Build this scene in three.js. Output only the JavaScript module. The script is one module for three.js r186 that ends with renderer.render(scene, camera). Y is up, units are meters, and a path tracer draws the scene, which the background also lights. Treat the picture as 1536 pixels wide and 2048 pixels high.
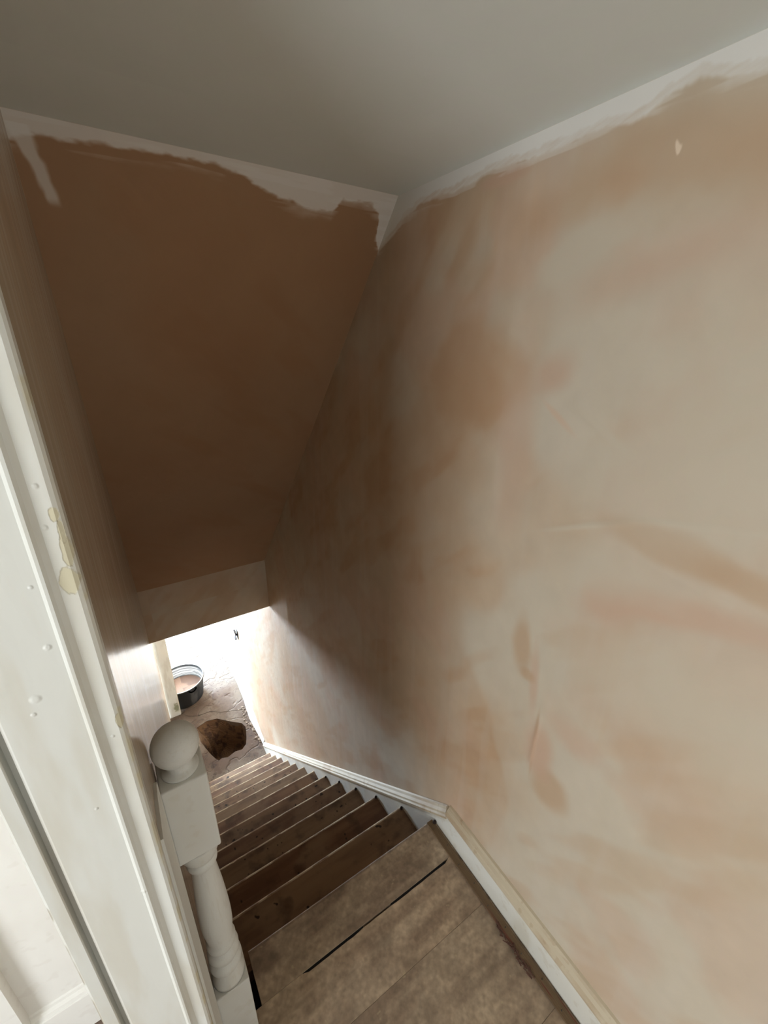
import * as THREE from 'three';
import { RoundedBoxGeometry } from 'three/addons/geometries/RoundedBoxGeometry.js';
import { mergeGeometries } from 'three/addons/utils/BufferGeometryUtils.js';
import { RectAreaLightUniformsLib } from 'three/addons/lights/RectAreaLightUniformsLib.js';

// ---------------------------------------------------------------- camera, sky, large lights, exposure
const scene = new THREE.Scene();
const renderer = new THREE.WebGLRenderer({ antialias: true });
renderer.toneMapping = THREE.LinearToneMapping;
renderer.toneMappingExposure = 1.0;
renderer.shadowMap.enabled = true;
RectAreaLightUniformsLib.init();

const camera = new THREE.PerspectiveCamera(100.66, 1536 / 2048, 0.03, 60);
camera.position.set(0, 1.85, 0);
{ // phone held out over the landing, tilted down 22 degrees, turned 33 degrees right, rolled 0.7
  const e = new THREE.Euler(THREE.MathUtils.degToRad(-21.955), THREE.MathUtils.degToRad(-33.124), THREE.MathUtils.degToRad(0.747), 'YXZ');
  camera.quaternion.setFromEuler(e);
}
scene.add(camera);

scene.background = new THREE.Color(0.62, 0.68, 0.75);          // overcast sky, seen only through the windows
const DAY = new THREE.Color(0.96, 0.985, 1.0);
const SKYLIGHT = new THREE.Color(0.8, 0.97, 1.2);
function daylight(name, w, h, power, pos, target, color = DAY) {             // daylight entering through one window opening
  const l = new THREE.RectAreaLight(color, power, w, h);
  l.name = name; l.position.set(...pos); l.lookAt(...target); scene.add(l);
  return l;
}
daylight('window_daylight_room', 1.2, 1.75, 8, [-2.15, 1.05, 0.7], [0, 1.05, 0.7]);
daylight('added_daylight_landing', 0.5, 1.5, 4.2, [0.56, 1.05, 2.45], [0.56, 1.05, 0]);  // added unseen window behind the camera, lifts newel, boards and ceiling
daylight('window_daylight_hall_side', 1.3, 1.2, 6, [-2.25, -1.35, -5.9], [0, -1.35, -5.9], SKYLIGHT);
daylight('added_daylight_hall_far', 1.7, 1.5, 215, [-1.05, -1.45, -9.35], [-1.05, -1.45, 0], SKYLIGHT);  // added unseen window, placed to light the stairs and lower right wall

// ---------------------------------------------------------------- key dimensions (metres)
const XL = -0.055, XR = 0.85, CEIL = 2.247, PARTITION = 0.13, JAMB_Z = -0.51;
const RISE = 0.2073, GOING = 0.226, NOSE_Z = -0.86, N_RISERS = 13, HALL_Y = -2.695;
const SLOPE_TOP_Z = -1.247, FASCIA_Z = -3.055, FASCIA_TOP = 0.2, HALL_CEIL = -0.245;

// ---------------------------------------------------------------- noise and textures
const PERM = new Uint8Array(512);
{ let s = 12345; const rnd = () => ((s = (Math.imul(s, 1664525) + 1013904223) >>> 0) / 4294967296);
  const p = Array.from({ length: 256 }, (_, i) => i);
  for (let i = 255; i > 0; i--) { const j = Math.floor(rnd() * (i + 1)); [p[i], p[j]] = [p[j], p[i]]; }
  for (let i = 0; i < 512; i++) PERM[i] = p[i & 255]; }
function rng(seed) { let s = seed >>> 0; return () => { s = (s + 0x6d2b79f5) | 0; let t = Math.imul(s ^ (s >>> 15), 1 | s); t = (t + Math.imul(t ^ (t >>> 7), 61 | t)) ^ t; return ((t ^ (t >>> 14)) >>> 0) / 4294967296; }; }
function vnoise(x, y) {
  const xi = Math.floor(x), yi = Math.floor(y), fx = x - xi, fy = y - yi;
  const u = fx * fx * (3 - 2 * fx), v = fy * fy * (3 - 2 * fy), X = xi & 255, Y = yi & 255;
  const a = PERM[PERM[X] + Y], b = PERM[PERM[(X + 1) & 255] + Y], c = PERM[PERM[X] + ((Y + 1) & 255)], d = PERM[PERM[(X + 1) & 255] + ((Y + 1) & 255)];
  return (a + (b - a) * u + (c - a) * v + (a - b - c + d) * u * v) / 255;
}
function fbm(x, y, o = 4) { let s = 0, a = 0.5, n = 0; for (let i = 0; i < o; i++) { s += a * vnoise(x, y); n += a; a *= 0.5; x = x * 2.03 + 17.1; y = y * 2.03 + 5.7; } return s / n; }
const smooth = (a, b, x) => { const t = Math.min(1, Math.max(0, (x - a) / (b - a))); return t * t * (3 - 2 * t); };
const mix = (a, b, t) => [a[0] + (b[0] - a[0]) * t, a[1] + (b[1] - a[1]) * t, a[2] + (b[2] - a[2]) * t];
const rgb = (r, g, b) => [r / 255, g / 255, b / 255];
function makeTex(w, h, fn, srgb = true) {                       // fn(u, v) -> [r, g, b] or a grey value
  const data = new Uint8Array(w * h * 4);
  for (let j = 0, k = 0; j < h; j++) for (let i = 0; i < w; i++, k += 4) {
    const c = fn((i + 0.5) / w, (j + 0.5) / h);
    if (typeof c === 'number') data[k] = data[k + 1] = data[k + 2] = Math.max(0, Math.min(255, c * 255));
    else { data[k] = Math.max(0, Math.min(255, c[0] * 255)); data[k + 1] = Math.max(0, Math.min(255, c[1] * 255)); data[k + 2] = Math.max(0, Math.min(255, c[2] * 255)); }
    data[k + 3] = 255;
  }
  const t = new THREE.DataTexture(data, w, h);
  t.magFilter = THREE.LinearFilter; t.minFilter = THREE.LinearMipmapLinearFilter; t.generateMipmaps = true;
  t.wrapS = t.wrapT = THREE.RepeatWrapping;
  if (srgb) t.colorSpace = THREE.SRGBColorSpace;
  t.needsUpdate = true;
  return t;
}
const tileable = (f) => (u, v) => {                             // blends a field over its own seam so that it tiles
  const bu = smooth(0.8, 1, u), bv = smooth(0.8, 1, v);
  return f(u, v) * (1 - bu) * (1 - bv) + f(u - 1, v) * bu * (1 - bv) + f(u, v - 1) * (1 - bu) * bv + f(u - 1, v - 1) * bu * bv;
};

// ---------------------------------------------------------------- plaster, worked out in wall metres
const P_LIGHT = rgb(201, 189, 169), P_MID = rgb(196, 174, 148), P_DAMP = rgb(182, 144, 109), P_PINK = rgb(198, 166, 142), P_WHITE = rgb(232, 230, 224);
// polyline y(x) by interpolation; xs must rise
function curve(pts, x) { if (x <= pts[0][0]) return pts[0][1]; for (let i = 1; i < pts.length; i++) if (x <= pts[i][0]) { const t = (x - pts[i - 1][0]) / (pts[i][0] - pts[i - 1][0]); return pts[i - 1][1] + (pts[i][1] - pts[i - 1][1]) * t; } return pts[pts.length - 1][1]; }
function blob(z, y, cz, cy, rz, ry, ang, soft, wob = 0.4) {      // a patch with a wobbling outline
  const c = Math.cos(ang), s = Math.sin(ang), dz = z - cz, dy = y - cy;
  const a = (dz * c + dy * s) / rz, b = (-dz * s + dy * c) / ry;
  if (a * a + b * b > 6) return 0;
  const r = Math.sqrt(a * a + b * b) + (fbm(z * 7 + cz * 31, y * 7 + cy * 17, 2) - 0.5) * 2 * wob + (fbm(z * 24, y * 24, 2) - 0.5) * 0.2;
  return 1 - smooth(1 - soft, 1 + soft, r);
}
// patches on the right wall: z, y, half-length, half-width, turn, softness, colour, strength
const PATCHES = [
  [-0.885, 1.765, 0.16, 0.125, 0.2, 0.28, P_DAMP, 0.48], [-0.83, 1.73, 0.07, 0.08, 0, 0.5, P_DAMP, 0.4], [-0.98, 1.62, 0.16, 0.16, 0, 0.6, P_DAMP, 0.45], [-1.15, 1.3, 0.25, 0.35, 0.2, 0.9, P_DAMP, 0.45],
  [-0.52, 2.06, 0.16, 0.03, 0.3, 0.4, P_LIGHT, 0.8], [-0.62, 2.0, 0.07, 0.045, 0.2, 0.4, P_LIGHT, 0.8], [-0.42, 1.99, 0.2, 0.035, 0.3, 0.9, P_PINK, 0.5], [-0.66, 2.1, 0.12, 0.04, 0.2, 0.6, P_DAMP, 0.35], [-0.83, 2.19, 0.06, 0.012, 0, 0.5, P_PINK, 0.8],
  [-0.62, 1.79, 0.055, 0.04, 0.6, 0.6, P_PINK, 0.7], [-0.7, 1.6, 0.05, 0.2, 0, 0.7, P_PINK, 0.5], [-0.5, 1.69, 0.09, 0.012, -0.5, 0.5, P_LIGHT, 0.9], [-0.6, 1.7, 0.05, 0.007, -0.6, 0.7, rgb(208, 180, 156), 0.7],
  [-0.47, 1.478, 0.13, 0.007, 0.45, 0.6, P_LIGHT, 0.8], [-0.27, 1.55, 0.1, 0.007, 0.22, 0.6, P_LIGHT, 0.8], [-0.5, 0.8, 0.006, 0.1, 0.03, 0.6, P_DAMP, 0.7], [-0.535, 0.98, 0.014, 0.11, 0.1, 0.6, P_PINK, 0.6], [-0.29, 1.49, 0.17, 0.035, -0.08, 0.35, P_DAMP, 0.62], [-0.16, 1.475, 0.12, 0.03, -0.1, 0.4, P_DAMP, 0.55], [-0.27, 1.37, 0.16, 0.035, 0.25, 0.45, P_PINK, 0.85], [-0.39, 1.33, 0.05, 0.05, 0, 0.5, P_PINK, 0.7],
  [-0.59, 1.08, 0.03, 0.085, 0.1, 0.5, P_DAMP, 0.5], [-0.56, 0.99, 0.03, 0.025, 0, 0.4, P_DAMP, 0.5],
  [-0.43, 0.68, 0.05, 0.06, 0, 0.5, P_DAMP, 0.5], [-0.48, 0.78, 0.045, 0.1, 0.1, 0.5, P_PINK, 0.8], [-0.4, 0.9, 0.07, 0.05, 0, 0.6, P_PINK, 0.5],
  [-0.35, 1.6, 0.2, 0.18, 0, 0.7, P_LIGHT, 0.6], [-0.2, 1.75, 0.2, 0.2, 0, 0.8, P_LIGHT, 0.6], [-0.45, 1.38, 0.12, 0.06, 0.1, 0.6, P_LIGHT, 0.7], [-0.62, 1.9, 0.05, 0.08, 0, 0.7, P_LIGHT, 0.6],
  [-0.25, 1.98, 0.16, 0.05, 0.2, 0.9, P_PINK, 0.25], [-0.2, 2.1, 0.3, 0.06, 0.1, 0.6, P_DAMP, 0.4], [-0.5, 2.14, 0.2, 0.05, 0, 0.6, P_DAMP, 0.4], [-0.12, 1.2, 0.16, 0.12, 0, 0.8, P_LIGHT, 0.7], [-0.33, 1.15, 0.14, 0.1, 0, 0.7, P_LIGHT, 0.6],
];
const BAND = [[-1.38, 2.247], [-1.36, 2.11], [-1.317, 2.132], [-1.261, 2.155], [-1.21, 2.182], [-1.139, 2.202], [-1.013, 2.199], [-0.94, 2.204], [-0.845, 2.21], [-0.761, 2.205], [-0.7, 2.203], [-0.605, 2.207], [-0.524, 2.2], [-0.496, 2.214], [-0.448, 2.222], [-0.418, 2.21], [-0.381, 2.205], [-0.3, 2.2], [0.1, 2.205], [0.6, 2.2]];
function plaster(z, y, damp = 0) {                              // bare skim coat, drying unevenly
  const n = fbm(z * 1.7 + 3.1 + 0.5 * fbm(z * 4, y * 4, 2), y * 1.5 + 8.3, 4), m = fbm(z * 5.2 + 11, y * 4.1 + 2.2, 4), k = fbm(z * 23 + 4, y * 19, 3), d = fbm((z + y) * 2.6 + 40, (z - y) * 8 + 9, 3);
  let c = mix(P_MID, P_LIGHT, smooth(0.38, 0.62, n));
  c = mix(c, P_PINK, 0.5 * smooth(0.48, 0.7, m));
  c = mix(c, P_DAMP, Math.min(1, 0.36 * smooth(0.5, 0.76, d) + damp));
  const g = 0.97 + 0.06 * k;
  return [c[0] * g, c[1] * g, c[2] * g];
}
const rightWall = (z, y) => {
  const litDry = smooth(0.44, 0.56, fbm(z * 2.3 + 1.7, y * 2 + 6.1, 3) + 0.42 * (smooth(-0.95, -0.5, z - 0.09 * (1.9 - y)) - 0.5));   // ragged front of dried skim, with the light falloff towards the stairs painted in
  let c = plaster(z, y, 0.2 * (1 - litDry));
  c = mix(c, P_LIGHT, 0.3 * litDry);
  const st = fbm(z * 26 + 0.5 * fbm(z * 9, y * 3, 2), y * 1.8 + 3, 3); c = mix(c, rgb(206, 196, 184), 0.15 * smooth(0.45, 0.75, st));   // chalky upright trowel streaks
  for (const [cz, cy, rz, ry, a, s, col, k] of PATCHES) { const b = blob(z, y, cz, cy, rz, ry, a, s); if (b > 0) c = mix(c, col, b * k); }
  const e = curve(BAND, z) + (fbm(z * 40, y * 25, 3) - 0.5) * 0.016;
  if (y > 2.08) {                                              // white paint cut in below the ceiling
    const w = smooth(-0.004, 0.006, y - e), streak = 0.75 + 0.5 * (fbm((z + y * 0.6) * 14, (y - z * 0.3) * 160, 3) - 0.5);
    c = mix(c, P_WHITE, w * Math.min(1, streak + smooth(0.0, 0.02, y - e - 0.012)));
    c = mix(c, P_WHITE, 0.45 * (1 - w) * smooth(-0.022, 0, y - e) * smooth(0.5, 0.62, fbm(z * 9 + 3, y * 90, 2)));
  }
  const s = Math.hypot((z + 0.458) / 0.006, (y - 2.145) / 0.008 + 0.8 * Math.sin(z * 300)); if (s < 1.2) c = mix(c, rgb(230, 210, 185), 1 - smooth(0.7, 1.2, s));
  return c;
};
const SBAND = [[-0.06, 0.05], [-0.02, 0.034], [0.012, 0.033], [0.048, 0.03], [0.1, 0.029], [0.195, 0.024], [0.299, 0.016], [0.385, 0.027], [0.43, 0.041], [0.5, 0.065], [0.574, 0.078], [0.657, 0.074], [0.68, 0.042], [0.776, 0.038], [0.806, 0.055], [0.815, 0.075], [0.824, 0.125], [0.86, 0.185]];
const slopePlaster = (x, d) => {
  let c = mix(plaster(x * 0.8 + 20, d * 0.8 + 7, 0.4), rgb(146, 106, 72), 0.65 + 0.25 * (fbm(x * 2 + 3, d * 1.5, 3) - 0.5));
  const e = curve(SBAND, x) + (fbm(x * 30, d * 60, 3) - 0.5) * 0.02;
  c = mix(c, P_WHITE, 0.85 * (1 - smooth(-0.006, 0.006, d - e)));
  { const t = Math.min(1, Math.max(0, (d - 0.03) / 0.14)), r = Math.abs(x - (-0.034 + 0.03 * t + 0.008 * (fbm(d * 20, 3, 2) - 0.5))) - 0.016 * (1 - 0.45 * t) + (fbm(x * 60, d * 30, 2) - 0.5) * 0.012; if (d > 0.02 && d < 0.18) c = mix(c, P_WHITE, 0.7 * (1 - smooth(-0.004, 0.006, r)) * (1 - smooth(0.15, 0.175, d))); }
  c = mix(c, P_WHITE, 0.35 * (1 - smooth(0, 0.035, d - e)) * smooth(0.5, 0.65, fbm(x * 7 + 5, d * 80, 2)));
  return c;
};
const leftPlaster = (z, y) => {
  let c = mix(plaster(z + 33, y + 4, 0.1), rgb(176, 164, 146), 0.6);
  const st = fbm(z * 60 + fbm(z * 9, y * 2, 2), y * 1.5, 3); c = mix(c, rgb(204, 196, 184), 0.4 * smooth(0.42, 0.68, st));
  return c;
};

// ---------------------------------------------------------------- materials
const std = (o) => new THREE.MeshStandardMaterial(o);
const trowel = makeTex(512, 512, tileable((u, v) => 0.5 * fbm(u * 6, v * 6, 3) + 0.25 * fbm(u * 40, v * 40, 3) + 0.25 * fbm((u + v) * 10, (u - v) * 34, 2)), false);
const streaks = makeTex(1024, 256, tileable((u, v) => 0.6 * fbm(u * 90, v * 5, 3) + 0.4 * fbm(u * 30, v * 14, 3)), false);
const withRepeat = (t, a, b) => { const c = t.clone(); c.repeat.set(a, b); c.needsUpdate = true; return c; };
const paintGrain = makeTex(512, 512, tileable((u, v) => 0.6 * fbm(u * 30, v * 6, 3) + 0.4 * fbm(u * 60, v * 60, 2)), false);
const whiteTex = (base, dirt, seed, amount) => makeTex(512, 512, (u, v) => {
  const f = tileable((a, b) => fbm(a * 7 + seed, b * 3 + seed, 4))(u, v), g = tileable((a, b) => fbm(a * 40 + seed, b * 40, 3))(u, v);
  return mix(base, dirt, amount * smooth(0.52, 0.72, f) + amount * 0.7 * smooth(0.66, 0.74, g));
});
const gloss = std({ map: whiteTex(rgb(222, 221, 212), rgb(196, 188, 168), 3, 0.35), roughness: 0.42, bumpMap: paintGrain, bumpScale: 0.0006 });
const glossClean = std({ map: whiteTex(rgb(230, 232, 228), rgb(208, 202, 186), 9, 0.2), roughness: 0.5, bumpMap: paintGrain, bumpScale: 0.0005 });
const wornWhite = std({ map: whiteTex(rgb(200, 187, 162), rgb(160, 134, 104), 21, 0.4), roughness: 0.6, bumpMap: paintGrain, bumpScale: 0.0012 });
const roomWhite = std({ map: whiteTex(rgb(246, 246, 242), rgb(236, 234, 228), 5, 0.5), roughness: 0.8 });
const ceilingPaint = std({ map: makeTex(512, 512, tileable2((u, v) => mix(rgb(222, 227, 221), rgb(228, 232, 227), fbm(u * 6, v * 6, 4)))), roughness: 0.9, bumpMap: withRepeat(trowel, 2, 2), bumpScale: 0.0004 });
function tileable2(f) { return f; }
const concealed = std({ color: 0x2c2520, roughness: 0.95 });

const woodTone = (u, v, a, b, grainScale) => {
  const g = tileable((p, q) => fbm(p * 3 + fbm(p * 5, q * 9, 2), q * grainScale, 4))(u, v);
  return mix(a, b, smooth(0.3, 0.7, g));
};
const boardMat = (s, a, b) => std({ roughness: 0.75, bumpMap: paintGrain, bumpScale: 0.0012, map: makeTex(768, 768, (u, v) => {
  let c = woodTone(u + s, v + s, a, b, 26);
  const d = tileable((p, q) => fbm(p * 7 + s * 5, q * 7, 4))(u, v), st = tileable((p, q) => fbm(p * 22 + s * 3, q * 22 + s, 3))(u, v), sp = tileable((p, q) => fbm(p * 70 + s, q * 70, 2))(u, v);
  c = mix(c, rgb(184, 165, 140), 0.5 * smooth(0.42, 0.7, d));           // plaster dust trodden in
  { const fg = tileable((p, q) => fbm(p * 90 + s, q * 90 + s * 7, 3))(u, v), k = 0.85 + 0.3 * fg; c = [c[0] * k, c[1] * k, c[2] * k]; }
  c = mix(c, rgb(92, 77, 62), 0.28 * smooth(0.42, 0.85, st));           // scuffs and stains
  c = mix(c, rgb(186, 168, 134), 0.5 * smooth(0.86, 0.92, sp));          // drips
  return c;
}) });
const boardMats = [boardMat(0.13, rgb(148, 126, 104), rgb(178, 156, 130)), boardMat(0.57, rgb(138, 118, 98), rgb(168, 148, 124)), boardMat(0.81, rgb(152, 130, 107), rgb(182, 160, 132))];
const treadMat = (s, a, b) => std({ roughness: 0.5, bumpMap: paintGrain, bumpScale: 0.0012, map: makeTex(512, 512, (u, v) => {
  let c = woodTone(u + s, v + s, a, b, 22);
  const st = tileable((p, q) => fbm(p * 16 + s * 3, q * 16 + s, 4))(u, v), d = tileable((p, q) => fbm(p * 5 + s * 9, q * 5, 4))(u, v), sp = tileable((p, q) => fbm(p * 40 + s, q * 40, 2))(u, v);
  c = mix(c, rgb(156, 134, 108), 0.5 * smooth(0.5, 0.7, d));
  c = mix(c, rgb(58, 42, 30), 0.4 * smooth(0.52, 0.8, st));
  return mix(c, rgb(30, 20, 14), 0.8 * smooth(0.82, 0.86, sp));
}) });
const treadMats = [treadMat(0.2, rgb(114, 84, 62), rgb(142, 112, 84)), treadMat(0.5, rgb(118, 91, 68), rgb(146, 118, 90)), treadMat(0.9, rgb(110, 78, 56), rgb(136, 104, 76)), treadMat(1.4, rgb(122, 97, 74), rgb(150, 124, 96))];
const wornEdge = std({ roughness: 0.85, bumpMap: paintGrain, bumpScale: 0.0008, map: makeTex(512, 64, (u, v) => mix(rgb(196, 176, 144), rgb(134, 106, 80), smooth(0.45, 0.8, fbm(u * 26, v * 3, 4)))) });
const rawWood = std({ roughness: 0.85, bumpMap: paintGrain, bumpScale: 0.001, map: makeTex(512, 128, (u, v) => mix(mix(rgb(122, 98, 68), rgb(96, 76, 54), fbm(u * 4, v * 30, 3)), rgb(104, 44, 32), 0.75 * smooth(0.52, 0.62, fbm(u * 9 + 2, v * 3, 3)) * smooth(0.25, 0.4, u) * smooth(0.75, 0.6, u))) });

// ---------------------------------------------------------------- helpers
const taken = {};
function numbered(name) { const n = (taken[name] = (taken[name] ?? -1) + 1); return n ? `${name}_${String(n).padStart(3, '0')}` : name; }
function mesh(name, geometry, material, parent = scene) {
  const m = new THREE.Mesh(geometry, material);
  m.name = parent === scene ? numbered(name) : name; m.castShadow = m.receiveShadow = true; parent.add(m);
  return m;
}
function struct(name, geometry, material) { const m = mesh(name, geometry, material); m.userData.kind = 'structure'; return m; }
function structGroup(name) { const g = new THREE.Group(); g.name = numbered(name); g.userData.kind = 'structure'; scene.add(g); return g; }
function thing(name, label, category, at = [0, 0, 0]) { const g = new THREE.Group(); g.name = numbered(name); g.position.set(...at); g.userData = { label, category }; scene.add(g); return g; }
function planarUV(g, s = 1, fn) {                                 // uv in metres from position, by the face's main direction
  const p = g.attributes.position, n = g.attributes.normal, uv = new Float32Array(p.count * 2);
  for (let i = 0; i < p.count; i++) {
    const x = p.getX(i), y = p.getY(i), z = p.getZ(i), a = Math.abs(n.getX(i)), b = Math.abs(n.getY(i)), c = Math.abs(n.getZ(i));
    const q = fn ? fn(x, y, z, a, b, c) : b >= a && b >= c ? [x, z] : a >= c ? [z, y] : [x, y];
    uv[2 * i] = q[0] * s; uv[2 * i + 1] = q[1] * s;
  }
  g.setAttribute('uv', new THREE.BufferAttribute(uv, 2));
  return g;
}
function box(x0, x1, y0, y1, z0, z1, r = 0) {
  const w = x1 - x0, h = y1 - y0, d = Math.abs(z1 - z0);
  let g = r ? new RoundedBoxGeometry(w, h, d, 3, r) : new THREE.BoxGeometry(w, h, d);
  if (g.index) g = g.toNonIndexed();
  g.translate((x0 + x1) / 2, (y0 + y1) / 2, (z0 + z1) / 2);
  return planarUV(g);
}
function prism(points, depth, basis, origin, hole) {               // outline in (p, q), swept along the third axis of basis
  const s = new THREE.Shape(points.map(([a, b]) => new THREE.Vector2(a, b)));
  if (hole) s.holes.push(new THREE.Path(hole.map(([a, b]) => new THREE.Vector2(a, b))));
  const g = new THREE.ExtrudeGeometry(s, { depth, bevelEnabled: false, steps: 1 });
  const m = new THREE.Matrix4().makeBasis(...basis.map((v) => new THREE.Vector3(...v))); m.setPosition(...origin);
  g.applyMatrix4(m); g.computeVertexNormals();
  return planarUV(g);
}
const ALONG_X = [[0, 0, -1], [0, 1, 0], [1, 0, 0]];                // (p, q) = (-z, y)
const ALONG_Y = [[1, 0, 0], [0, 0, -1], [0, 1, 0]];                // (p, q) = (x, -z)
const ALONG_Z = [[1, 0, 0], [0, 1, 0], [0, 0, 1]];                 // (p, q) = (x, y)

// ================================================================ SETTING
// ---- right wall: a finely textured stretch by the landing, a coarser one down the stairs and along the hall
{
  const Z0 = 0.5, Z1 = -2.6, Y0 = -0.853, Y1 = 2.247, T = 3.1;
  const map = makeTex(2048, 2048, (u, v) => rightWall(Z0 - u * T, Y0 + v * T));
  const bump = makeTex(1024, 1024, (u, v) => {
    const z = Z0 - u * T, y = Y0 + v * T;
    let b = 0.35 + 0.28 * (fbm(z * 3, y * 2.4, 3) - 0.5) + 0.1 * (fbm((z + y) * 5, (z - y) * 16, 3) - 0.5) + 0.05 * (fbm(z * 45, y * 45, 2) - 0.5);
    for (const [cz, cy, l, w, a, h] of [[-0.47, 1.478, 0.13, 0.006, 0.45, 0.16], [-0.27, 1.55, 0.1, 0.006, 0.22, 0.16], [-0.5, 0.8, 0.1, 0.005, 1.54, 0.3], [-0.515, 1.695, 0.08, 0.006, -0.5, 0.14], [-0.43, 1.71, 0.07, 0.005, -0.5, 0.1], [-0.24, 1.43, 0.15, 0.006, -0.12, 0.14]]) {
      const c = Math.cos(a), s = Math.sin(a), p = ((z - cz) * c + (y - cy) * s) / l, q = (-(z - cz) * s + (y - cy) * c) / w;
      if (Math.abs(p) < 1.2 && Math.abs(q) < 4) b += h * Math.exp(-q * q * 0.5) * (1 - smooth(0.6, 1.1, Math.abs(p)));
    }
    return b;
  }, false);
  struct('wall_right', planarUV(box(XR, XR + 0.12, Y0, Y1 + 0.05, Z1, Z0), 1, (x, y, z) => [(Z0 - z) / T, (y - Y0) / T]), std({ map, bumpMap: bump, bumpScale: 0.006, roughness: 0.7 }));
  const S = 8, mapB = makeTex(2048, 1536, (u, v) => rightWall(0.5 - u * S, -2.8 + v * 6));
  const uvB = (x, y, z) => [(0.5 - z) / S, (y + 2.8) / 6];
  const parts = [box(XR, XR + 0.12, -2.8, Y1 + 0.05, -9.5, Z1), box(XR, XR + 0.12, -2.8, Y0, Z1, Z0)].map((g) => planarUV(g, 1, uvB));
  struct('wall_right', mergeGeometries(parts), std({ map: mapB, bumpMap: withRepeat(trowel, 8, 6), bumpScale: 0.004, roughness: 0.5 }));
  struct('wall_right', box(XR, XR + 0.12, -0.3, Y1 + 0.05, Z0, 2.6), std({ color: new THREE.Color().setRGB(0.56, 0.47, 0.37), roughness: 0.88 }));
}
// ---- sloped plaster soffit over the stairs, fascia below it, and the hall's ceiling
{
  const dy = FASCIA_TOP - CEIL, dz = FASCIA_Z - SLOPE_TOP_Z, L = Math.hypot(dy, dz), n = [0, -dz / L, dy / L];
  const nx = 24, nd = 64, pos = [], uv = [], idx = [], W = XR - XL;
  for (let j = 0; j <= nd; j++) for (let i = 0; i <= nx; i++) {
    const x = XL + W * i / nx, d = L * j / nd, edge = Math.sin(Math.PI * i / nx) * Math.sin(Math.PI * j / nd);
    const w = (fbm(x * 2.2 + 7, d * 1.8, 3) - 0.5) * 0.02 * edge;
    pos.push(x, CEIL + dy * j / nd + n[1] * w, SLOPE_TOP_Z + dz * j / nd + n[2] * w); uv.push(i / nx, j / nd);
    if (i < nx && j < nd) { const a = j * (nx + 1) + i; idx.push(a, a + nx + 1, a + 1, a + 1, a + nx + 1, a + nx + 2); }
  }
  const g = new THREE.BufferGeometry(); g.setAttribute('position', new THREE.Float32BufferAttribute(pos, 3)); g.setAttribute('uv', new THREE.Float32BufferAttribute(uv, 2)); g.setIndex(idx); g.computeVertexNormals();
  const back = g.clone(); back.translate(0, n[1] * 0.12, n[2] * 0.12);
  const map = makeTex(768, 2048, (u, v) => slopePlaster(XL + u * W, v * L));
  struct('ceiling_sloped', mergeGeometries([g, back]), std({ map, bumpMap: withRepeat(trowel, 1, 3), bumpScale: 0.002, roughness: 0.9, side: THREE.DoubleSide }));
  // fascia: a thin board face with a rounded lower edge
  const pf = [[-FASCIA_Z, FASCIA_TOP + 0.06], [-FASCIA_Z, HALL_CEIL + 0.008], [-FASCIA_Z + 0.003, HALL_CEIL + 0.002], [-FASCIA_Z + 0.009, HALL_CEIL], [-FASCIA_Z + 0.1, HALL_CEIL], [-FASCIA_Z + 0.1, FASCIA_TOP + 0.06]];
  const F = 2;
  struct('wall_over_stairs', planarUV(prism(pf, W + 0.02, ALONG_X, [XL - 0.01, 0, 0]), 1 / F), std({ map: makeTex(512, 512, (u, v) => mix(plaster(u * F + 50, v * F + 31, 0.12), P_LIGHT, 0.25)), bumpMap: trowel, bumpScale: 0.003, roughness: 0.9 }));
  struct('ceiling_hall', box(-2.5, XR + 0.1, HALL_CEIL + 0.001, HALL_CEIL + 0.2, -9.5, FASCIA_Z - 0.095), ceilingPaint);
}
// ---- flat ceiling upstairs
struct('ceiling', box(-2.3, XR + 0.1, CEIL, CEIL + 0.15, SLOPE_TOP_Z - 0.12, 2.6), ceilingPaint);

// ---- left partition, from the door jamb down the whole flight
{
  const S = 4.6, map = makeTex(2048, 2048, (u, v) => leftPlaster(-0.5 - u * S, -2.8 + v * 5.1));
  const g = planarUV(box(XL - PARTITION, XL, -2.8, CEIL + 0.02, -4.87, JAMB_Z), 1, (x, y, z) => [(-0.5 - z) / S, (y + 2.8) / 5.1]);
  struct('wall_left', g, std({ map, bumpMap: streaks, bumpScale: 0.003, roughness: 0.23 }));
  const plain = std({ color: new THREE.Color().setRGB(0.6, 0.52, 0.43), roughness: 0.9 });
  struct('wall_left', box(XL - PARTITION, XL, 2.1, CEIL + 0.02, JAMB_Z, 0.55), plain);           // over the doorway
  struct('wall_left', box(XL - PARTITION, XL, -0.3, CEIL + 0.02, 0.55, 2.6), plain);
}
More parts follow.
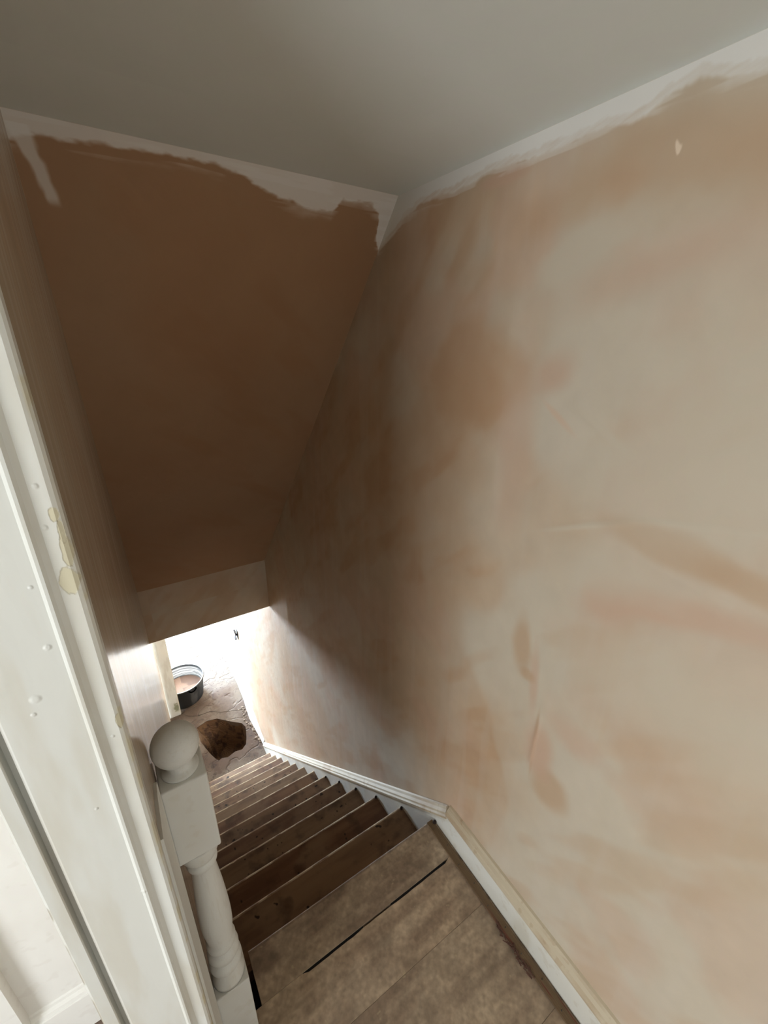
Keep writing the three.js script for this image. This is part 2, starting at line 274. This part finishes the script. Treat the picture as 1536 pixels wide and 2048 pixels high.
// ---- rooms that hold the windows (out of frame)
{
  const w = roomWhite;
  struct('wall_room_far', box(-2.3, XL - PARTITION, -0.3, CEIL + 0.02, -1.05, -0.955), w);
  struct('wall_room_chimney_breast', box(-1.3, -0.478, -0.01, CEIL + 0.01, -0.956, -0.922), w);
  const wallWindow = (name, ax, at, thick, lo, hi, y0, y1, w0, w1, h0, h1, mat) => {              // a wall with one window opening; ax: which axis the wall is square to
    const bx = (a, b, c, d) => (ax === 'x' ? box(at - thick, at, c, d, a, b) : box(a, b, c, d, at, at + thick));
    struct(name, mergeGeometries([bx(lo, w0, y0, y1), bx(w1, hi, y0, y1), bx(w0, w1, y0, h0), bx(w0, w1, h1, y1)]), mat);
  };
  wallWindow('wall_room_left', 'x', -2.2, 0.12, -1.05, 2.6, -0.3, CEIL + 0.02, 0.1, 1.3, 0.15, 1.95, w);
  wallWindow('wall_back', 'z', 2.5, 0.12, -2.3, XR + 0.12, -0.3, CEIL + 0.02, 0.3, 0.82, 0.28, 1.82, w);
  wallWindow('wall_hall_room_left', 'x', -2.3, 0.12, -9.5, -4.2, -2.8, HALL_CEIL + 0.02, -6.55, -5.25, -1.95, -0.75, w);
  struct('wall_hall_room_near', box(-2.42, XL - PARTITION, -2.8, HALL_CEIL + 0.02, -4.3, -4.2), w);
  wallWindow('wall_hall_far', 'z', -9.5, 0.1, -2.42, XR + 0.12, -2.8, HALL_CEIL + 0.2, -1.9, -0.2, -2.2, -0.7, w);
  const frame = std({ color: 0xe4e2da, roughness: 0.5 }), pane = new THREE.MeshPhysicalMaterial({ color: 0xffffff, transmission: 1, thickness: 0, roughness: 0, ior: 1.5 });
  const win = (ax, at, w0, w1, h0, h1) => {
    const g = structGroup('window_1'.replace('1', String((taken.win = (taken.win ?? 0) + 1)))); const t = 0.045;
    const bx = (a, b, c, d, k = 0.02) => (ax === 'x' ? box(at - 0.09, at - 0.09 + 2 * k, c, d, a, b) : box(a, b, c, d, at + 0.09 - 2 * k, at + 0.09));
    const m = (w0 + w1) / 2;
    mesh('window_frame', mergeGeometries([bx(w0, w0 + t, h0, h1), bx(w1 - t, w1, h0, h1), bx(w0 + t, w1 - t, h0, h0 + t), bx(w0 + t, w1 - t, h1 - t, h1), bx(m - t / 2, m + t / 2, h0 + t, h1 - t)]), frame, g);
    for (const [a, b] of [[w0 + t, m - t / 2], [m + t / 2, w1 - t]]) mesh('pane', bx(a, b, h0 + t, h1 - t, 0.002), pane, g);
  };
  win('x', -2.2, 0.1, 1.3, 0.15, 1.95); win('z', 2.5, 0.3, 0.82, 0.28, 1.82); win('x', -2.3, -6.55, -5.25, -1.95, -0.75); win('z', -9.55, -1.9, -0.2, -2.2, -0.7);  // rear landing and far hall windows are unseen additions for their light
}
// ---- landing floor: boards laid across, with an open joint behind the nosing board
{
  const f = structGroup('floor');
  mesh('subfloor', box(-2.3, XR, -0.3, -0.09, -0.832, 2.6), concealed, f);
  mesh('subfloor', box(-2.3, XL - 0.02, -0.3, -0.03, -1.0, -0.75), concealed, f);
  const R = rng(5);
  // nosing board: rounded front lip
  const lip = [[0.69, -0.03]]; lip.push([0.845, -0.032]); for (let i = 0; i <= 6; i++) { const a = -Math.PI / 2 + Math.PI * i / 6; lip.push([0.847 + 0.015 * Math.cos(a), -0.016 + 0.016 * Math.sin(a)]); } lip.push([0.7135, 0]); lip.push([0.7135, -0.03]); lip.shift();
  mesh('nosing_board', planarUV(prism(lip, XR - 0.052, ALONG_X, [0.052, 0, 0]), 1), boardMats[1], f).userData.label = 'front landing board with rounded nosing';
  for (const [a, b] of [[0.182, 0.40], [0.515, 0.763]]) mesh('joint_shade', box(a, b, -0.03, -0.0035, -0.7136, -0.7052), std({ color: 0x0b0908, roughness: 1 }), f);  // near-black strips stand in for the shade down in the open joint
  // boards behind it, each edge a little ragged
  const edges = [-0.705, -0.537, -0.235, -0.04, 0.16, 0.36, 0.57];
  for (let i = 0; i + 1 < edges.length; i++) {
    const za = edges[i + 1] - 0.0006, zb = edges[i], y = -0.001 - 0.0012 * R();
    const pts = [[XL + 0.01, -zb - 0.001], [XL + 0.01, -za]].reverse(); const front = [];
    for (let k = 0; k <= 40; k++) { const x = XL + 0.01 + (XR - XL - 0.01) * k / 40; let e = 0.0005 * R(); if (i === 0) { const open = x > 0.18 && x < 0.765 ? 1 : 0; const pinch = x > 0.4 && x < 0.52 ? 0.35 : 1; e = open ? 0.0035 * pinch + 0.0012 * R() : -0.004; e = open ? e - 0.004 : -0.0078; } front.push([x, -zb - e - (i === 0 ? 0.0 : 0)]); }
    const outline = [...front, [XR, -za], [XL + 0.01, -za]];
    mesh('floor_board', prism(outline, 0.028, ALONG_Y, [0, y - 0.028, 0]), boardMats[i % 3], f);
  }
  mesh('floor_board', box(XL + 0.01, XR, -0.03, -0.002, 0.572, 2.5), boardMats[0], f);
  mesh('room_boards', box(-2.2, XL + 0.008, -0.03, -0.004, -0.95, 2.5), std({ color: new THREE.Color().setRGB(0.21, 0.15, 0.115), roughness: 0.8 }), f).userData.label = 'brown boards of the room through the doorway';
}
// ---- hall floor below, broken open at the foot of the stairs
const HOLE = [[0.205, -4.56], [0.33, -4.6], [0.45, -4.57], [0.516, -4.502], [0.6, -4.42], [0.7, -4.33], [0.725, -4.25], [0.71, -4.17], [0.69, -4.09], [0.66, -4.0], [0.6, -3.95], [0.52, -3.965], [0.43, -3.935], [0.37, -3.96], [0.33, -3.945], [0.30, -4.0], [0.27, -4.08], [0.235, -4.2], [0.205, -4.32], [0.2, -4.44]];
{
  const f = structGroup('hall_floor');
  const tone = (x, z) => {
    const n = fbm(x * 3 + 2, z * 3, 4), m = fbm(x * 14, z * 14, 4), s = fbm(x * 60, z * 60, 2), far = smooth(-4.95, -5.25, z + 0.12 * (n - 0.5));
    let c = mix(rgb(90, 72, 58), rgb(112, 98, 84), smooth(0.35, 0.65, n));
    c = mix(c, rgb(80, 60, 48), 0.55 * smooth(0.52, 0.68, m));
    c = mix(c, mix(rgb(140, 136, 131), rgb(126, 117, 109), smooth(0.5, 0.7, n)), 0.8 * far);
    const crack = Math.min(1, Math.abs(fbm(x * 4 + 0.5 * fbm(x * 9, z * 9, 2), z * 4 + 9, 3) - 0.5) * 60), crack2 = Math.min(1, Math.abs(fbm(x * 9 + 20, z * 8 + 4, 3) - 0.52) * 40);
    c = mix(rgb(62, 50, 42), c, 0.25 + 0.65 * Math.max(crack, smooth(0.55, 0.45, m)));
    c = mix(rgb(84, 70, 60), c, 0.4 + 0.6 * Math.max(crack2, smooth(0.5, 0.4, n)));
    return mix(c, rgb(70, 58, 50), 0.7 * smooth(0.74, 0.82, s));
  };
  const map = makeTex(1024, 2048, (u, v) => tone(-0.7 + u * 2, -3.3 - v * 4));
  const bump = makeTex(1024, 1024, (u, v) => { const x = u * 2, z = -v * 4; return 0.5 * fbm(x * 9, z * 9, 4) + 0.5 * Math.min(1, Math.abs(fbm(x * 4 + 0.5 * fbm(x * 9, z * 9, 2), z * 4 + 9, 3) - 0.5) * 30); }, false);
  const mat = std({ map, bumpMap: bump, bumpScale: 0.012, roughness: 0.92 });
  const uvF = (x, y, z) => [(x + 0.7) / 2, (-3.3 - z) / 4];
  const edge = [[-0.185, -4.93], [0.075, -4.9], [0.15, -4.8], [0.25, -4.74], [0.4, -4.73], [0.52, -4.64], [0.62, -4.6], [0.72, -4.56], [0.86, -4.47]];
  const screed = [[-0.19, 3.45], [0.86, 3.45], ...edge.slice().reverse().map(([x, z]) => [x, -z])];
  mesh('screed', planarUV(prism(screed, 0.07, ALONG_Y, [0, HALL_Y - 0.07, 0], HOLE.map(([x, z]) => [x, -z]).reverse()), 1, uvF), mat, f).userData.label = 'worn screed at the foot of the stairs';
  const slab = [...edge.map(([x, z]) => [x, -z + 0.012]), [0.86, 9.45], [-0.19, 9.45]];
  mesh('stone_floor', planarUV(prism(slab, 0.08, ALONG_Y, [0, HALL_Y - 0.084, 0]), 1, uvF), mat, f).userData.label = 'pale cracked hall floor beyond the joint';
  mesh('room_floor', planarUV(box(-2.4, -0.19, HALL_Y - 0.08, HALL_Y - 0.002, -9.45, -4.2), 1, uvF), mat, f);
  mesh('ground', box(-2.4, 0.97, HALL_Y - 0.75, HALL_Y - 0.6, -9.6, -0.4), concealed, f);
  struct('wall_under_landing', box(XL - PARTITION, XR + 0.12, -3.35, -0.29, -0.62, -0.5), concealed);
}
// ---- white painted jamb at the head of the partition (faces the camera)
{
  const y1 = 2.1, g = structGroup('trim_1');
  const prof = [[-0.0535, 0.5], [-0.0535, 0.508 - 0.012], [-0.056, 0.493], [-0.06, 0.4915], [-0.074, 0.4935], [-0.0795, 0.4905], [-0.0825, 0.487], [-0.0855, 0.487], [-0.089, 0.4905], [-0.155, 0.4935], [-0.158, 0.4945], [-0.1585, 0.507], [-0.167, 0.507], [-0.1675, 0.494], [-0.169, 0.4925], [-0.183, 0.4925], [-0.186, 0.495], [-0.186, 0.65], [-0.19, 0.65], [-0.19, 0.515], [-0.0535, 0.515]];
  // prof is (x, -z); x falls, so turn it round for a counter-clockwise outline
  const pts = prof.slice().reverse();
  const chips = [[-0.064, 1.617, 0.009, 0.017], [-0.059, 1.651, 0.005, 0.02], [-0.0585, 1.672, 0.003, 0.014], [-0.0605, 1.69, 0.004, 0.008], [-0.057, 1.42, 0.004, 0.012]];
  const map = makeTex(256, 2048, (u, v) => {
    const x = -0.2 + u * 0.16, y = 0.0 + v * 2.05;
    let c = mix(rgb(224, 225, 219), rgb(216, 214, 204), smooth(0.45, 0.75, fbm(x * 30, y * 5 + 3, 4)));
    const under = rgb(210, 203, 176);
    for (const [cx, cy, rx, ry] of chips) { const r = Math.hypot((x - cx) / rx, (y - cy) / ry) + (fbm(x * 300, y * 120, 3) - 0.5) * 0.5; c = mix(c, rgb(170, 160, 132), 0.6 * (1 - smooth(0.95, 1.04, r))); c = mix(c, under, 1 - smooth(0.88, 0.95, r)); }
    const edge = smooth(-0.0585, -0.0555, x) * smooth(0.5, 0.64, fbm(x * 40, y * 26, 3)); c = mix(c, under, 0.8 * edge);
    const wear = smooth(-0.182, -0.186, x) * smooth(0.45, 0.6, fbm(x * 30 + 4, y * 18, 3)); c = mix(c, rgb(150, 142, 122), 0.7 * wear);
    if (x < -0.157 && x > -0.168) c = mix(c, rgb(150, 146, 134), 0.3);   // shade inside the groove, painted in
    return c;
  });
  const lumps = [[-0.098, 1.548, 0.0035], [-0.122, 1.489, 0.005], [-0.071, 1.678, 0.003], [-0.095, 1.62, 0.002], [-0.087, 1.109, 0.003], [-0.105, 1.3, 0.002], [-0.068, 1.72, 0.0025], [-0.128, 1.47, 0.0025], [-0.068, 1.4, 0.002]];
  const bump = makeTex(256, 2048, (u, v) => {
    const x = -0.2 + u * 0.16, y = v * 2.05; let b = 0.2 + 0.12 * fbm(x * 60, y * 14, 3);
    for (const [cx, cy, r] of lumps) { const d = Math.hypot(x - cx, y - cy) / r; if (d < 1.5) b += 0.5 * (1 - smooth(0.4, 1.3, d)); }
    for (const [cx, cy, rx, ry] of chips) { const r = Math.hypot((x - cx) / rx, (y - cy) / ry) + (fbm(x * 300, y * 120, 3) - 0.5) * 0.5; b -= 0.2 * (1 - smooth(0.88, 1.0, r)); }
    return b;
  }, false);
  const uvJ = (x, y) => [(x + 0.2) / 0.16, y / 2.05];
  mesh('architrave', planarUV(prism(pts, y1, ALONG_Y, [0, -0.002, 0]), 1, uvJ), std({ map, bumpMap: bump, bumpScale: 0.002, roughness: 0.42 }), g);
  mesh('lining', box(XL - PARTITION - 0.002, XL + 0.0015, 2.07, 2.105, JAMB_Z - 0.005, 0.55), gloss, g);
}
// ---- white board on the partition between the jamb and the newel
struct('trim_2', prism([[0.512, 0], [0.655, 0], [0.655, 1.115], [0.63, 1.135], [0.59, 1.15], [0.512, 1.16]], 0.006, ALONG_X, [XL - 0.0005, 0, 0]), glossClean);

// ---- skirting upstairs on the right wall, mitred to the raking string
const moulding = [[0.0, 0.0], [0.028, 0.0], [0.028, 0.008], [0.023, 0.013], [0.021, 0.02], [0.013, 0.028], [0.008, 0.036], [0.0, 0.038]];
{
  const g = structGroup('baseboard_right'), X = XR;
  mesh('board', prism([[X - 0.026, 0.0], [X, 0.0], [X, 0.115], [X - 0.026, 0.115]], 3.28, ALONG_Z, [0, 0, -0.785]), gloss, g);
  mesh('moulding', prism(moulding.map(([a, b]) => [X - a, 0.112 + b]).reverse(), 3.29, ALONG_Z, [0, 0, -0.79]), wornWhite, g).userData.label = 'worn yellowed moulding along the skirting top';
}
// ---- skirting and corner in the room through the doorway
{
  const g = structGroup('baseboard_left');
  mesh('board', box(-0.478, -0.186, 0, 0.15, -0.956, -0.937, 0.003), roomWhite, g);
  mesh('moulding', prism([[0.956, 0.15], [0.94, 0.15], [0.943, 0.162], [0.95, 0.168], [0.951, 0.178], [0.956, 0.182]].reverse(), 0.292, ALONG_X, [-0.478, 0, 0]), roomWhite, g);
}
// ---- hall: white post face of the side doorway, and the flared plaster edge along the hall's right wall
{
  const g = structGroup('trim_3');
  const map = makeTex(256, 2048, (u, v) => { const x = u * 0.15, y = v * 2.45; let c = mix(rgb(236, 238, 233), rgb(224, 225, 218), smooth(0.5, 0.75, fbm(x * 30, y * 6, 3)));
    const s = Math.hypot((x - 0.115) / 0.04, (y - 0.14) / 0.09) + (fbm(x * 60, y * 60, 3) - 0.5) * 0.7; return mix(c, rgb(128, 130, 98), 0.75 * (1 - smooth(0.3, 1.1, s))); });
  mesh('post', planarUV(box(-0.073, 0.073, HALL_Y, HALL_CEIL, -4.94, -4.885, 0.003), 1, (x, y) => [(x + 0.075) / 0.15, (y - HALL_Y) / 2.45]), std({ map, roughness: 0.5 }), g).userData.label = 'white post with a green-brown stain near its foot';
  mesh('edge_strip', box(0.0735, 0.079, HALL_Y, HALL_CEIL, -4.945, -4.90), wornWhite, g);
  mesh('edge_strip', box(-0.118, -0.108, HALL_Y, HALL_CEIL, -4.868, -4.85), glossClean, g);
  const e = [], R = rng(9);
  const lip = (z) => 0.012 + 0.03 * Math.exp(-(((z + 4.35) / 0.3) ** 2)) + 0.006 * fbm(z * 7, 3, 3);
  const pos = [], idx = []; const N = 60;
  for (let i = 0; i <= N; i++) { const z = -3.88 - 3.4 * i / N, w = lip(z), h = 0.05 + 0.13 * Math.exp(-(((z + 4.35) / 0.35) ** 2)); for (const [a, b] of [[0, h], [w * 0.5, h * 0.55], [w, 0.02], [w, -0.01]]) pos.push(XR - a + 0.0005, HALL_Y + b, z); }
  for (let i = 0; i < N; i++) for (let k = 0; k < 3; k++) { const a = i * 4 + k; idx.push(a, a + 1, a + 4, a + 4, a + 1, a + 5); }
  const pg = new THREE.BufferGeometry(); pg.setAttribute('position', new THREE.Float32BufferAttribute(pos, 3)); pg.setIndex(idx); pg.computeVertexNormals();
  struct('trim_4', planarUV(pg), std({ map: roomWhite.map, roughness: 0.9, side: THREE.DoubleSide }));
}

// ================================================================ THINGS
// ---- staircase: treads with worn nosings, risers, and the white wall string
{
  const st = thing('staircase', 'steep closed staircase of bare brown stained treads running down between plaster walls', 'staircase', [0, HALL_Y, -3.6]);
  const put = (name, g, m) => { g.translate(0, -HALL_Y, 3.6); return mesh(name, g, m, st); };
  const x0 = XL + 0.001, w = XR - 0.026 - x0;
  const T = 0.03;
  for (let k = 1; k < N_RISERS; k++) {
    const y = -RISE * k, zf = NOSE_Z - GOING * k, zb = NOSE_Z - GOING * (k - 1) + 0.02;   // front lip and back edge
    const prof = [[-zb, y - T], [-zf - 0.018, y - T]];
    prof.push([-zf - 0.016, y - T]); prof.push([-zf - 0.016, y]); prof.push([-zb, y]);
    const nose = []; for (let i = 0; i <= 8; i++) { const a = -Math.PI / 2 + Math.PI * i / 8; nose.push([-zf - 0.016 + 0.015 * Math.cos(a), y - T / 2 + (T / 2) * Math.sin(a)]); }
    put('tread', planarUV(prism([prof[0], [-zf - 0.016, y - T], [-zf - 0.016, y], prof[4]], w, ALONG_X, [x0, 0, 0]), 1, (x, yy, z, a, b) => [x + k * 0.37, z + k * 0.61]), treadMats[k % 4]);
    put('nosing', planarUV(prism(nose, w, ALONG_X, [x0, 0, 0]), 1, (x, yy, z) => [x + k * 0.31, (yy - y + T) / T]), wornEdge).userData.label = 'worn pale front edge of the tread';
  }
  for (let k = 0; k < N_RISERS; k++) {
    const yt = -RISE * k - T - 0.001, yb = -RISE * (k + 1) - (k === N_RISERS - 1 ? 0 : 0), z = NOSE_Z - GOING * k + 0.024;
    put('riser', box(x0, x0 + w, yb, yt, z, z + 0.018), treadMats[(k + 2) % 4]);
  }
  // scraps of carpet tack left where the treads meet the string
  const R = rng(88), tackMat = std({ color: 0x2a1d14, roughness: 0.95 });
  for (let k = 0; k < 6; k++) {
    const g = new THREE.IcosahedronGeometry(0.006 + 0.003 * R(), 1); g.scale(1, 1.4, 0.9); g.translate(XR - 0.033, -RISE * k + 0.007, NOSE_Z - GOING * k + 0.014 + 0.01 * R());
    put('tack_scrap', g, tackMat);
  }
  // raking string on the right wall: top edge 9 cm above the line of nosings
  const za = -0.79, ya = 0.1, zb = -3.86, yb = HALL_Y + 0.005, m = (yb - ya) / (zb - za);
  const line = (z) => ya + m * (z - za) - 0.0;
  put('wall_string', prism([[0.785, 0.0], [0.785, 0.115], [0.8, line(-0.8) + 0.004], [3.86, yb], [3.86, HALL_Y], [3.5, HALL_Y], [0.9, -0.35], [0.785, -0.2]], 0.0245, ALONG_X, [XR - 0.026, 0, 0]), gloss).userData.label = 'white painted wall string';
  const len = Math.hypot(yb - ya, zb - za) + 0.012, cy = (yb - ya) / Math.hypot(yb - ya, zb - za), cz = (zb - za) / Math.hypot(yb - ya, zb - za);
  put('string_moulding', prism(moulding.map(([a, b]) => [a, b]), len, [[-1, 0, 0], [0, -cz, cy], [0, cy, cz]], [XR - 0.0015, ya + 0.003, za + 0.01]), wornWhite).userData.label = 'worn yellowed moulding along the string';
}
// ---- newel post at the head of the stairs
{
  const n = thing('newel_post', 'white painted turned newel post with a ball finial standing beside the top step', 'newel post', [-0.0105, 0, -0.701]);
  const hw = 0.0415;
  const put = (name, g) => mesh(name, g, glossClean, n);
  put('base_block', box(-hw, hw, 0, 0.31, -hw, hw, 0.003));
  const lathe = (pts, seg = 48) => new THREE.LatheGeometry(pts.map(([r, y]) => new THREE.Vector2(r, y)), seg);
  const shaft = [[0.0, 0.305], [0.0405, 0.312], [0.0395, 0.322], [0.0345, 0.338], [0.031, 0.352], [0.029, 0.36], [0.0285, 0.366], [0.035, 0.369], [0.039, 0.379], [0.0395, 0.388], [0.037, 0.398], [0.029, 0.403], [0.0285, 0.409], [0.034, 0.413], [0.0375, 0.424], [0.0378, 0.433], [0.0345, 0.445], [0.0285, 0.449], [0.028, 0.457], [0.033, 0.461], [0.0348, 0.47], [0.033, 0.48], [0.0295, 0.484], [0.031, 0.5], [0.0345, 0.53], [0.0355, 0.56], [0.0352, 0.59], [0.034, 0.63], [0.0315, 0.68], [0.0278, 0.73], [0.0248, 0.766], [0.024, 0.776], [0.0285, 0.78], [0.032, 0.786], [0.0322, 0.794], [0.029, 0.8], [0.0265, 0.803], [0.0265, 0.808], [0.034, 0.812], [0.0385, 0.824], [0.0408, 0.838], [0.0412, 0.85], [0.0405, 0.861], [0, 0.862]];
  put('turned_shaft', lathe(shaft));
  put('top_block', box(-hw, hw, 0.858, 1.073, -hw, hw, 0.004));
  const fin = [[0, 1.07], [0.034, 1.0725], [0.0345, 1.0755], [0.031, 1.0785], [0.025, 1.081], [0.022, 1.088], [0.024, 1.096]];
  for (let i = 0; i <= 22; i++) { const a = -0.95 + (Math.PI / 2 + 0.95) * i / 22; fin.push([Math.max(0, 0.0425 * Math.cos(a)), 1.134 + 0.0425 * Math.sin(a) * 0.98]); }
  put('finial', lathe(fin)).userData.label = 'round ball finial';
}
// ---- wooden gripper strip on the landing along the skirting
{
  const s = thing('gripper_strip', 'thin brown wooden carpet gripper strip lying along the landing skirting', 'wood strip', [0.802, 0, -0.4]);
  const pts = [], R = rng(31);
  for (let i = 0; i <= 40; i++) { const z = -0.455 + 1.2 * i / 40; pts.push([-0.0135 + 0.0012 * R(), -z]); }
  const back = []; for (let i = 40; i >= 0; i--) { const z = -0.455 + 1.2 * i / 40; back.push([0.0125 + 0.0008 * R(), -z]); }
  mesh('batten', planarUV(prism([...pts.reverse(), ...back.reverse()], 0.0065, ALONG_Y, [0, 0.0, 0]), 1, (x, y, z) => [(z + 0.455) / 1.2, (x + 0.0135) / 0.027]), rawWood, s);
  const nail = new THREE.CylinderGeometry(0.0011, 0.0016, 0.006, 6), nm = std({ color: 0x55504a, metalness: 0.8, roughness: 0.5 });
  for (let i = 0; i < 14; i++) { const k = mesh('nail', nail, nm, s); k.position.set(-0.004 + 0.007 * (i % 2), 0.0085, -0.42 + i * 0.075); k.rotation.z = -0.35; }
}
// ---- torn red carpet left along the strip
{
  const R = rng(412), gs = [], strip = scene.getObjectByName('gripper_strip');
  for (let i = 0; i < 34; i++) {
    const t = Math.pow(R(), 0.8), g = new THREE.BoxGeometry(0.002 + 0.004 * R(), 0.002, 0.008 + 0.018 * R());
    g.rotateY((R() - 0.5) * 1.6); g.rotateX((R() - 0.5) * 0.4); g.translate(-0.012 - 0.02 * R() * R(), 0.0055 + 0.003 * R(), -0.07 + 0.15 * t); gs.push(g);
  }
  const m = mesh('carpet_shreds', mergeGeometries(gs), std({ color: 0x5c4034, roughness: 1 }), strip); m.userData = { kind: 'stuff', label: 'torn shreds of red-brown carpet' };
}
// ---- builder's bucket in the hall
{
  const b = thing('bucket', 'black rubber builder bucket holding brown slurry on the pale hall floor', 'bucket', [0.165, HALL_Y - 0.003, -5.2]);
  const prof = [[0, 0], [0.235, 0], [0.243, 0.008], [0.277, 0.285], [0.287, 0.288], [0.289, 0.297], [0.284, 0.303], [0.272, 0.303], [0.268, 0.296], [0.236, 0.022], [0.225, 0.014], [0, 0.014]];
  const rub = std({ roughness: 0.75, map: makeTex(512, 256, (u, v) => mix(rgb(30, 29, 28), rgb(104, 100, 96), 0.55 * smooth(0.55, 0.72, fbm(u * 18, v * 10, 4)))) });
  const inside = std({ roughness: 0.85, side: THREE.DoubleSide, map: makeTex(512, 256, (u, v) => mix(rgb(88, 86, 84), rgb(190, 186, 182), smooth(0.35, 0.65, fbm(u * 5 + fbm(u * 12, v * 9, 3), v * 14, 4)))) });
  mesh('shell', new THREE.LatheGeometry(prof.map(([r, y]) => new THREE.Vector2(r, y)), 64), rub, b);
  const coat = []; for (let i = 0; i <= 8; i++) coat.push(new THREE.Vector2(0.2355 + 0.0305 * i / 8 - 0.0015, 0.03 + 0.255 * i / 8));
  mesh('dried_coating', new THREE.LatheGeometry(coat, 64), inside, b).userData.label = 'dusty grey plaster dried on the inside';
  const rimMat = std({ color: 0xd8d4cc, roughness: 0.8 });
  const sl = new THREE.CircleGeometry(0.249, 64); sl.rotateX(-Math.PI / 2); sl.translate(0, 0.135, 0);
  mesh('slurry', planarUV(sl), std({ roughness: 0.55, map: makeTex(256, 256, (u, v) => mix(rgb(128, 98, 80), rgb(100, 74, 60), smooth(0.4, 0.65, fbm(u * 7, v * 7, 4)))), bumpMap: paintGrain, bumpScale: 0.003 }), b).userData.label = 'brown slurry';
  mesh('rim', new THREE.TorusGeometry(0.2785, 0.0045, 8, 64).rotateX(Math.PI / 2).translate(0, 0.3035, 0), rimMat, b).userData.label = 'rim crusted with pale plaster';
  for (const a of [0.35, 0.35 + Math.PI]) {
    const h = new THREE.TorusGeometry(0.045, 0.009, 8, 20, Math.PI); h.rotateY(Math.PI / 2); h.scale(1, -0.9, 1); h.translate(0.291, 0.292, 0); h.rotateY(a - Math.PI / 2);
    mesh('handle', h, rub, b);
  }
}
// ---- the dug earth seen in the hole
{
  const h = thing('floor_hole', 'jagged hole with brown earth sides broken through the floor below the bottom step', 'hole', [0.45, HALL_Y, -4.25]);
  const rings = [[1.012, -0.003], [1.0, -0.05], [0.99, -0.1], [0.97, -0.15], [0.98, -0.19], [0.95, -0.24], [0.945, -0.3], [0.9, -0.36], [0.86, -0.42], [0.7, -0.47], [0.48, -0.49], [0.24, -0.5], [0.01, -0.5]], N = 80, pos = [], uv = [], idx = [];
  const loop = new THREE.CatmullRomCurve3(HOLE.map(([x, z]) => new THREE.Vector3(x - 0.45, 0, z + 4.25)), true, 'catmullrom', 0.1);
  for (let j = 0; j < rings.length; j++) for (let i = 0; i <= N; i++) {
    const p = loop.getPoint((i % N) / N), [s, y] = rings[j], w = j < 1 ? 0 : (fbm(i * 0.35 + j * 3, j * 1.7, 3) - 0.5) * 0.05;
    const far = smooth(0, -0.3, p.z) * smooth(0.2, -0.2, p.x);          // the far left side slopes in
    const in2 = 1 - far * Math.min(1, -y / 0.2) * 0.4 * (j > 8 ? 0.6 : 1);
    pos.push(p.x * s * in2 * (1 + w), y + (j > 3 ? w * 0.4 : 0), p.z * s * in2 * (1 + w)); uv.push(i / N * 2, -y * 2);
    if (j + 1 < rings.length && i < N) { const a = j * (N + 1) + i; idx.push(a, a + N + 1, a + 1, a + 1, a + N + 1, a + N + 2); }
  }
  const g = new THREE.BufferGeometry(); g.setAttribute('position', new THREE.Float32BufferAttribute(pos, 3)); g.setAttribute('uv', new THREE.Float32BufferAttribute(uv, 2)); g.setIndex(idx); g.computeVertexNormals();
  mesh('earth', g, std({ side: THREE.DoubleSide, roughness: 0.95, bumpMap: trowel, bumpScale: 0.02, map: makeTex(512, 256, (u, v) => mix(mix(rgb(122, 92, 60), rgb(84, 60, 42), fbm(u * 8, v * 14, 4)), rgb(48, 30, 20), 0.6 * smooth(0.5, 0.7, fbm(u * 22, v * 8, 3)))) }), h);
}
// ---- rubble swept against the wall at the foot of the string
{
  const R = rng(77), gs = [];
  for (let i = 0; i < 130; i++) {
    const r = 0.005 + 0.014 * R() * R(), g = new THREE.IcosahedronGeometry(r, 0), z = -3.93 - 0.65 * R(), x = 0.835 - 0.13 * R() * R();
    g.scale(1, 0.6, 1.2); g.rotateY(R() * 6); g.translate(x, HALL_Y + r * 0.4, z); gs.push(g);
  }
  const m = mesh('rubble', mergeGeometries(gs), std({ color: 0x8a7868, roughness: 0.95, flatShading: true }));
  m.userData = { kind: 'stuff', label: 'crumbs of plaster rubble against the right wall past the bottom step', category: 'rubble' };
}
// ---- small black bracket on the hall's right wall
{
  const b = thing('wall_bracket', 'small black bracket fixed on the pale wall beyond the foot of the stairs', 'bracket', [XR, -1.55, -4.6]);
  const mat = std({ color: 0x17151a, roughness: 0.6 });
  mesh('back_plate', box(-0.006, 0.0, -0.062, 0.062, -0.03, 0.03, 0.0025), mat, b);
  const pr = []; for (let i = 0; i <= 10; i++) { const t = -1 + 2 * i / 10; pr.push([-0.036 + 0.012 * (1 - t * t), 0.06 * t]); } for (let i = 10; i >= 0; i--) { const t = -1 + 2 * i / 10; pr.push([-0.014 - 0.006 * (1 - t * t), 0.06 * t]); }
  mesh('front_piece', prism(pr.reverse(), 0.05, ALONG_Z, [-0.004, 0, -0.025]), mat, b);
  mesh('stem', box(-0.026, -0.004, -0.012, 0.012, -0.012, 0.012, 0.002), mat, b);
}

renderer.render(scene, camera);
